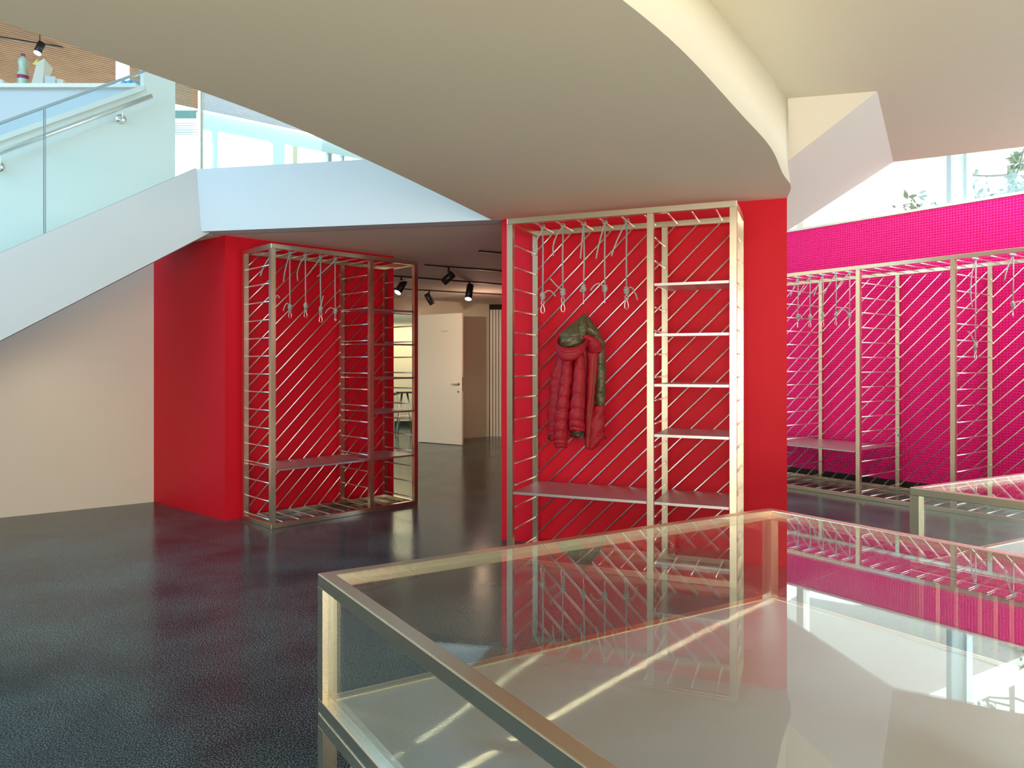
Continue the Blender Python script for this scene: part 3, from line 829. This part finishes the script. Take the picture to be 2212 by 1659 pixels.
fr.prism([W2(-OW - 0.05, -0.02), W2(0.05, -0.02), W2(0.05, 0.16), W2(-OW - 0.05, 0.16)], DH, DH + 0.05)
struct(fr.build('trim_3', M['door']))
# white vertical fins to the right
fn = thing('slatted_partition', 'white vertical slatted partition at the end of the corridor', 'partition', W2(1.72))
fn.rotation_euler = (0, 0, math.atan2(-0.06, 1))
for i in range(11):
    MB().box(0.02 + i * 0.062, 0, 0, 0.068 + i * 0.062, 0.03, 2.62).build('slat', M['door'], fn)
MB().box(0.0, 0.03, 0, 1.6, 0.06, SOF).build('backing', M['darkgap'], fn)
struct(MB().prism([(0.35, 6.75), (0.6, 6.75), (0.75, 13.9), (0.5, 13.9)], 0, SOF).build('wall_bounce', M['red']))  # unseen red wall, added to bounce pink onto the corridor end
struct(MB().box(W2(1.72).x + 0.4, 14.9, 0, 3.2, 15.1, SOF).build('wall_back_right', M['cream']))
# lit room behind
rm = MB()
rm.box(-9.2, 17.6, 0, 2.1, 17.8, 3.2)
rm.box(1.9, 6.6, 0, 2.1, 17.6, 3.0)
rm.box(-0.3, 15.4, 0, -0.1, 17.6, 3.2)
struct(rm.build('wall_room', M['cream']))
# stools in the lit room
def stool(px, py, Y, label):
    p = at(px, py, Y); sh = p.z
    t = thing('stool', label, 'stool', (p.x, Y, 0), 0.3, 'black stools in the lit room')
    MB().lathe([(0.001, sh - 0.03), (0.17, sh - 0.03), (0.19, sh - 0.015), (0.18, sh), (0.001, sh)], 20).build('seat', M['stool'], t)
    for i in range(4):
        a = PI / 4 + i * PI / 2
        MB().tube([(0.08 * math.cos(a), 0.08 * math.sin(a), sh - 0.03), (0.24 * math.cos(a), 0.24 * math.sin(a), 0.015)], 0.011, 8).build('leg', M['chrome'], t)
    MB().tube([(0.17 * math.cos(2 * PI * i / 20), 0.17 * math.sin(2 * PI * i / 20), sh * 0.42) for i in range(20)], 0.008, 6, closed=True).build('foot_ring', M['chrome'], t)
    return t
stool(874, 846, 15.4, 'black round stool on chrome legs seen through the left rack')
tb = thing('side_table', 'dark low table edge behind the black stool in the lit room', 'table', at(852, 850, 16.4) * Vector((1, 1, 0)) if False else (at(848, 850, 16.6).x, 16.6, 0))
MB().box(-0.45, -0.3, 0.80, 0.12, 0.3, 0.84).build('table_top', M['stool'], tb)
for x in (-0.4, 0.07):
    for y in (-0.25, 0.25): MB().box(x - 0.015, y - 0.015, 0, x + 0.015, y + 0.015, 0.80).build('leg', M['chrome'], tb)
struct(MB().box(-6, 17.56, 0, 0.3, 17.6, 0.12).build('baseboard_room', M['skirt']))

# ------------------------------------------------------------------ ceiling tracks and spotlights
def track(p0, p1, label):
    a = onz(*p0, SOF); b_ = onz(*p1, SOF); d = (b_ - a).normalized(); b_ = b_ + d * 0.8
    o = MB().beam(a - Vector((0, 0, 0.010)), b_ - Vector((0, 0, 0.010)), 0.03, 0.016).build('light_track', M['black'])
    tag(o, label, 'light track', 'ceiling tracks in the corridor')
    return a, b_
track((1035, 541), (1084, 545), 'short black ceiling track nearest the front, above all others')
t1 = track((918, 571), (1084, 584), 'black ceiling track with a single unlit spotlight')
t2 = track((850, 595), (1084, 613), 'black ceiling track carrying the two lit spotlights')
t3 = track((850, 622), (1084, 635), 'rearmost black ceiling track with the small unlit spotlight')
def spotlight(mount, direction, length, r, lit, label, group='track spotlights on the corridor ceiling', stem=0.1):
    mount = Vector(mount)
    t = thing('spotlight', label, 'spotlight', mount, 0, group)
    d = Vector(direction).normalized(); c = Vector((0, 0, -stem - r * 0.6))
    MB().tube([(0, 0, 0), (0, 0, -stem)], 0.012, 8).build('stem', M['black'], t)
    hs = MB().tube([c - d * length * 0.45, c - d * length * 0.42, c + d * length * 0.55], [r * 0.9, r, r], 18).build('housing', M['black'], t)
    if lit: MB().tube([c + d * (length * 0.55), c + d * (length * 0.55 + 0.004)], r * 0.92, 18).build('lens', M['lens'], hs)
    return t
def mount_on(tr, px):
    a, b_ = tr; r = (px - CX) / F; d = b_ - a
    s = (r * a.y - a.x) / (d.x - r * d.y); p = a + d * s
    return Vector((p.x, p.y, SOF - 0.016))
spotlight(mount_on(t1, 969), (-0.75, -0.2, -0.7), 0.17, 0.048, False, 'unlit black spotlight hanging from the front track')
spotlight(mount_on(t2, 867), (-0.45, -0.5, -0.9), 0.20, 0.05, True, 'lit black spotlight seen through the left rack')
spotlight(mount_on(t3, 927), (0.45, -0.0, -0.75), 0.20, 0.048, False, 'small unlit black spotlight, lowest in view, on the rear track')
spotlight(mount_on(t2, 1014), (-0.12, -0.45, -1), 0.24, 0.052, True, 'lit black spotlight right of the open white door')
lamp('spot_left', 'SPOT', tuple(mount_on(t2, 867) + Vector((-0.15, -0.2, -0.35))), 230, (1, 0.80, 0.58), 0.02, None, (-1.2, 14.0, 1.1), 0.9)
lamp('spot_right', 'SPOT', tuple(mount_on(t2, 1014) + Vector((-0.03, -0.1, -0.4))), 40, (1, 0.80, 0.58), 0.05, None, (-1.2, 13.0, 0.0), 1.3)

# ------------------------------------------------------------------ upper gallery, upper left
WZ = 5.8
c_far = [onz(380, 236, WZ), onz(430, 235, WZ), onz(560, 262, WZ), onz(740, 300, WZ)]
wc = MB()
sdv = Vector((0.77, 0.638, 0)).normalized(); sq = Vector((-sdv.y, sdv.x, 0))
DF = Vector((-5.27, 12.28, 0)).dot(sq)
def strip_end(dt):
    if dt < DF: return 9.0
    # beyond the window line the wooden ceiling only goes on at the left
    o_ = sq * dt; k_ = -0.48
    return (k_ * o_.y - o_.x) / (sdv.x - k_ * sdv.y)
dt = 10.2
while dt < 14.8:
    o_ = sq * dt + Vector((0, 0, WZ)); wc.beam(o_ - sdv * 5, o_ + sdv * strip_end(dt), 0.048, 0.05); dt += 0.075
struct(wc.build('ceiling_wood', M['wood']))
bk = MB(); a = sq * 10.1; b_ = sq * DF; c_ = sq * 14.85
bk.prism([a - sdv * 5, a + sdv * 9, b_ + sdv * 9, b_ + sdv * strip_end(DF + .01), c_ + sdv * strip_end(14.85), c_ - sdv * 5], WZ + 0.03, WZ + 0.1)
struct(bk.build('ceiling_backing', M['darkgap'], fix=True))
# gallery parapet ledge
pz = EYE + (HOR - 193) / F * 8.4
lx0, lx1 = at(-200, 193, 8.4).x, at(300, 193, 8.4).x
struct(MB().box(lx0, 8.4, 2.9, lx1, 8.6, pz).build('wall_gallery', M['grey']))
struct(MB().box(lx0, 8.33, pz, lx1, 8.66, pz + 0.045).build('trim_4', M['white']))
lz = pz + 0.045
# things on the ledge
def onledge(px): return Vector(((px - CX) / F * 8.48, 8.48, lz))
p = onledge(50)
bt = thing('plastic_bottle', 'pale green plastic bottle standing on the upper ledge', 'bottle', p)
MB().lathe([(0.001, 0), (0.055, 0.0), (0.06, 0.02), (0.058, 0.16), (0.045, 0.2), (0.046, 0.25), (0.058, 0.29), (0.05, 0.33), (0.02, 0.355), (0.018, 0.37), (0.001, 0.37)], 20).build('body', M['bottle'], bt)
MB().lathe([(0.001, 0.37), (0.024, 0.37), (0.024, 0.395), (0.001, 0.395)], 14).build('cap', M['label'], bt)
MB().lathe([(0.0595, 0.10), (0.0605, 0.10), (0.0605, 0.14), (0.0595, 0.14)], 20).build('paper_label', M['label'], bt)
def cardbox(px, wpx, hm, mt, name, label, cat, tilt=0):
    p = onledge(px); wv = wpx / F * 8.48
    m = MB().box(-wv / 2, -0.05, 0, wv / 2, 0.05, hm); o = m.build(name, mt, None, bevel=0.002); o.location = p; o.rotation_euler = (0, tilt, 0.3)
    tag(o, label, cat); return o
o = MB().add([(-0.07, -0.04, 0), (0.07, -0.04, 0), (0.07, 0.04, 0), (-0.07, 0.04, 0), (0.0, -0.04, 0.28), (0.09, -0.04, 0.33), (0.14, 0.04, 0.24), (0.02, 0.04, 0.27)],
         [(0, 3, 2, 1), (4, 5, 6, 7), (0, 1, 5, 4), (1, 2, 6, 5), (2, 3, 7, 6), (3, 0, 4, 7)]).build('paper_bag', M['card'], None, fix=True)
o.location = onledge(84); tag(o, 'pale folded paper bag leaning beside the plastic bottle', 'bag')
cardbox(111, 20, 0.12, M['grey'], 'carton', 'low grey carton on the ledge right of the paper bag', 'box')
cardbox(133, 12, 0.085, M['card'], 'small_carton', 'small cream carton at the right end of the cartons', 'box')
yc = MB().add([(0, 0, 0), (0.06, 0, -0.02), (0.055, 0.0, 0.06), (0, 0.02, 0.0), (0.06, 0.02, -0.02), (0.055, 0.02, 0.06)], [(0, 1, 2), (5, 4, 3), (0, 3, 4, 1), (1, 4, 5, 2), (2, 5, 3, 0)]).build('yellow_card', M['yellow'], None, fix=True)
yc.location = at(70, 138, 8.45); tag(yc, 'small yellow card sticking out of the paper bag', 'card')
for q, (px, mt) in enumerate(((4, 'white'),)):
    o = MB().lathe([(0.001, 0), (0.04, 0), (0.045, 0.03), (0.04, 0.09), (0.001, 0.1)], 14).build('cup', M[mt]); o.location = onledge(px); tag(o, 'white spotted cup at the left edge of the upper ledge', 'cup')
bb = MB()
for i in range(6):
    bb.lathe([(0.001, -0.03), (0.03, -0.02), (0.04, 0), (0.03, 0.022), (0.001, 0.03)], 10, (0.03 * i - 0.08, random.uniform(-.02, .02), 0.032 + 0.02 * (i % 2)))
o = bb.build('plastic_bag', M['blue']); o.location = onledge(280); tag(o, 'crumpled blue plastic bag on the upper ledge by the white wall', 'bag')
lb = bpy.data.materials.new('backlit_panel'); lb.use_nodes = True
pb = lb.node_tree.nodes['Principled BSDF']; pb.inputs['Emission Color'].default_value = (1, 1, 1, 1); pb.inputs['Emission Strength'].default_value = 1.6
o = MB().box(-0.075, -0.01, 0, 0.075, 0.01, 0.36).build('lit_panel', lb); o.location = onledge(265); tag(o, 'bright white upright lit panel on the upper ledge', 'lamp')  # bright upright panel, its glow given by emission
# upstairs track spotlight
spotlight((at(86, 92, 9.2).x, 9.2, at(86, 88, 9.2).z), (-0.1, -0.4, -1), 0.16, 0.045, True, 'lit black spotlight under the wooden slat ceiling', 'upper floor spotlights', 0.06)
o = MB().beam(at(0, 80, 9.2), at(144, 104, 9.2 + 0.7), 0.03, 0.016).build('light_track', M['black']); tag(o, 'black track under the wooden slat ceiling upstairs', 'light track')
MBz = MB().tube([at(86, 88, 9.2), Vector((at(86, 88, 9.2).x, 9.2, WZ))], 0.006, 6).build('cable', M['black']); tag(MBz, 'thin black cable holding the upper track to the slat ceiling', 'cable')
# beams and far windows of the gallery
YF = 13.2
wf = thing('window_2', 'x', 'window', (0, YF, 0)); 
for kx in ('label', 'category'): del wf[kx]
wf['kind'] = 'structure'
def xz(px, py, Y=YF): p = at(px, py, Y); return p.x, p.z
def frame_rect(x0p, y0p, x1p, y1p, name, mt, d=0.1):
    x0, z1 = xz(x0p, y0p); x1, z0 = xz(x1p, y1p)
    MB().box(x0, 0, z0, x1, d, z1).build(name, mt, wf)
wo = Vector((0, YF, 0))
def on_line(px):
    r_ = (px - CX) / F; o_ = sq * (DF + 0.1); t_ = (r_ * o_.y - o_.x) / (sdv.x - r_ * sdv.y); return o_ + sdv * t_ - wo
def hbeam(p0, p1, z0, z1, name, mt, th=0.1):
    a, b_ = on_line(p0), on_line(p1)
    MB().prism([a, b_, b_ + sq * th, a + sq * th], z0, z1).build(name, mt, wf)
hbeam(428, 1000, 5.52, 5.79, 'window_header', M['cyan'])
hbeam(461, 471, 3.0, 5.52, 'window_frame', M['cyan'])
hbeam(590, 615, 3.0, 5.52, 'window_frame', M['cyan'])
hbeam(633, 643, 4.4, 5.52, 'window_frame', M['yellow'], 0.05)
hbeam(709, 717, 3.0, 5.52, 'window_frame', M['frame'])
hbeam(740, 744, 3.0, 5.52, 'window_frame', M['frame'])
frame_rect(340, 238, 428, 256, 'cross_beam', M['green'])
frame_rect(340, 256, 428, 262, 'cross_beam', M['white'])
sl_ = MB(); x0, z1 = xz(330, 262); x1, z0 = xz(428, 290)
for i in range(6):
    zz = z1 - (z1 - z0) * (i + 0.5) / 6; sl_.box(x0, 0, zz - 0.016, x1, 0.06, zz + 0.016)
sl_.build('slat_screen', M['grey'], wf)

# ------------------------------------------------------------------ outside
def tree(loc, h, label, seed, spread=1.2, leaves=420, sz=0.09):
    rnd = random.Random(seed)
    t = thing('tree', label, 'tree', loc, 0, 'trees outside the windows')
    m = MB(); tips = []
    m.tube([(0, 0, 0), (0.05, 0.03, h * 0.4), (0, 0, h * 0.75), (0.05, 0, h)], [0.12, 0.09, 0.06, 0.02], 8)
    for i in range(26):
        z = h * rnd.uniform(0.3, 0.95); a = rnd.uniform(0, 2 * PI); l = spread * rnd.uniform(0.6, 1.2)
        e = Vector((l * math.cos(a), l * math.sin(a), z + l * rnd.uniform(0.1, 0.6))); mid = Vector((e.x * 0.5, e.y * 0.5, z + (e.z - z) * 0.35))
        pts = spline([(0, 0, z), mid, e], 4); m.tube(pts, [0.03 * (1 - 0.8 * q / (len(pts) - 1)) for q in range(len(pts))], 6)
        tips += pts[3:]
        for k_ in range(3):
            f = rnd.choice(pts[3:]); g = f + Vector((rnd.uniform(-.4, .4), rnd.uniform(-.4, .4), rnd.uniform(-.1, .4))); m.tube([f, g], [0.012, 0.004], 5); tips += [g, (f + g) / 2]
    m.build('trunk', M['bark'], t)
    lf = MB()
    for i in range(leaves):
        c = rnd.choice(tips) + Vector([rnd.gauss(0, 0.09) for _ in range(3)])
        u = Vector([rnd.gauss(0, 1) for _ in range(3)]).normalized() * sz * rnd.uniform(0.5, 1); v = Vector([rnd.gauss(0, 1) for _ in range(3)]); v = (v - u * v.dot(u) / u.length_squared).normalized() * u.length * 0.5
        lf.add([c - u, c + v, c + u, c - v], [(0, 1, 2, 3)])
    lf.build('foliage', M['leaf'], t)
    return t
tree((-7.4, 18.9, 0.0), 5.8, 'bare branched tree outside the upper left gallery window', 3, 1.6, 500)
tree((8.9, 13.0, 0.0), 7.4, 'leafy tree outside the window above the pink wall', 5, 2.0, 2200)
ex = MB().prism([(3.9, 9.15), (9.4, 12.4), (5.8, 14.8), (3.6, 12.5), (3.6, 10.6)], 5.0, 5.4)
struct(ex.build('ceiling_canopy', M['ext']))
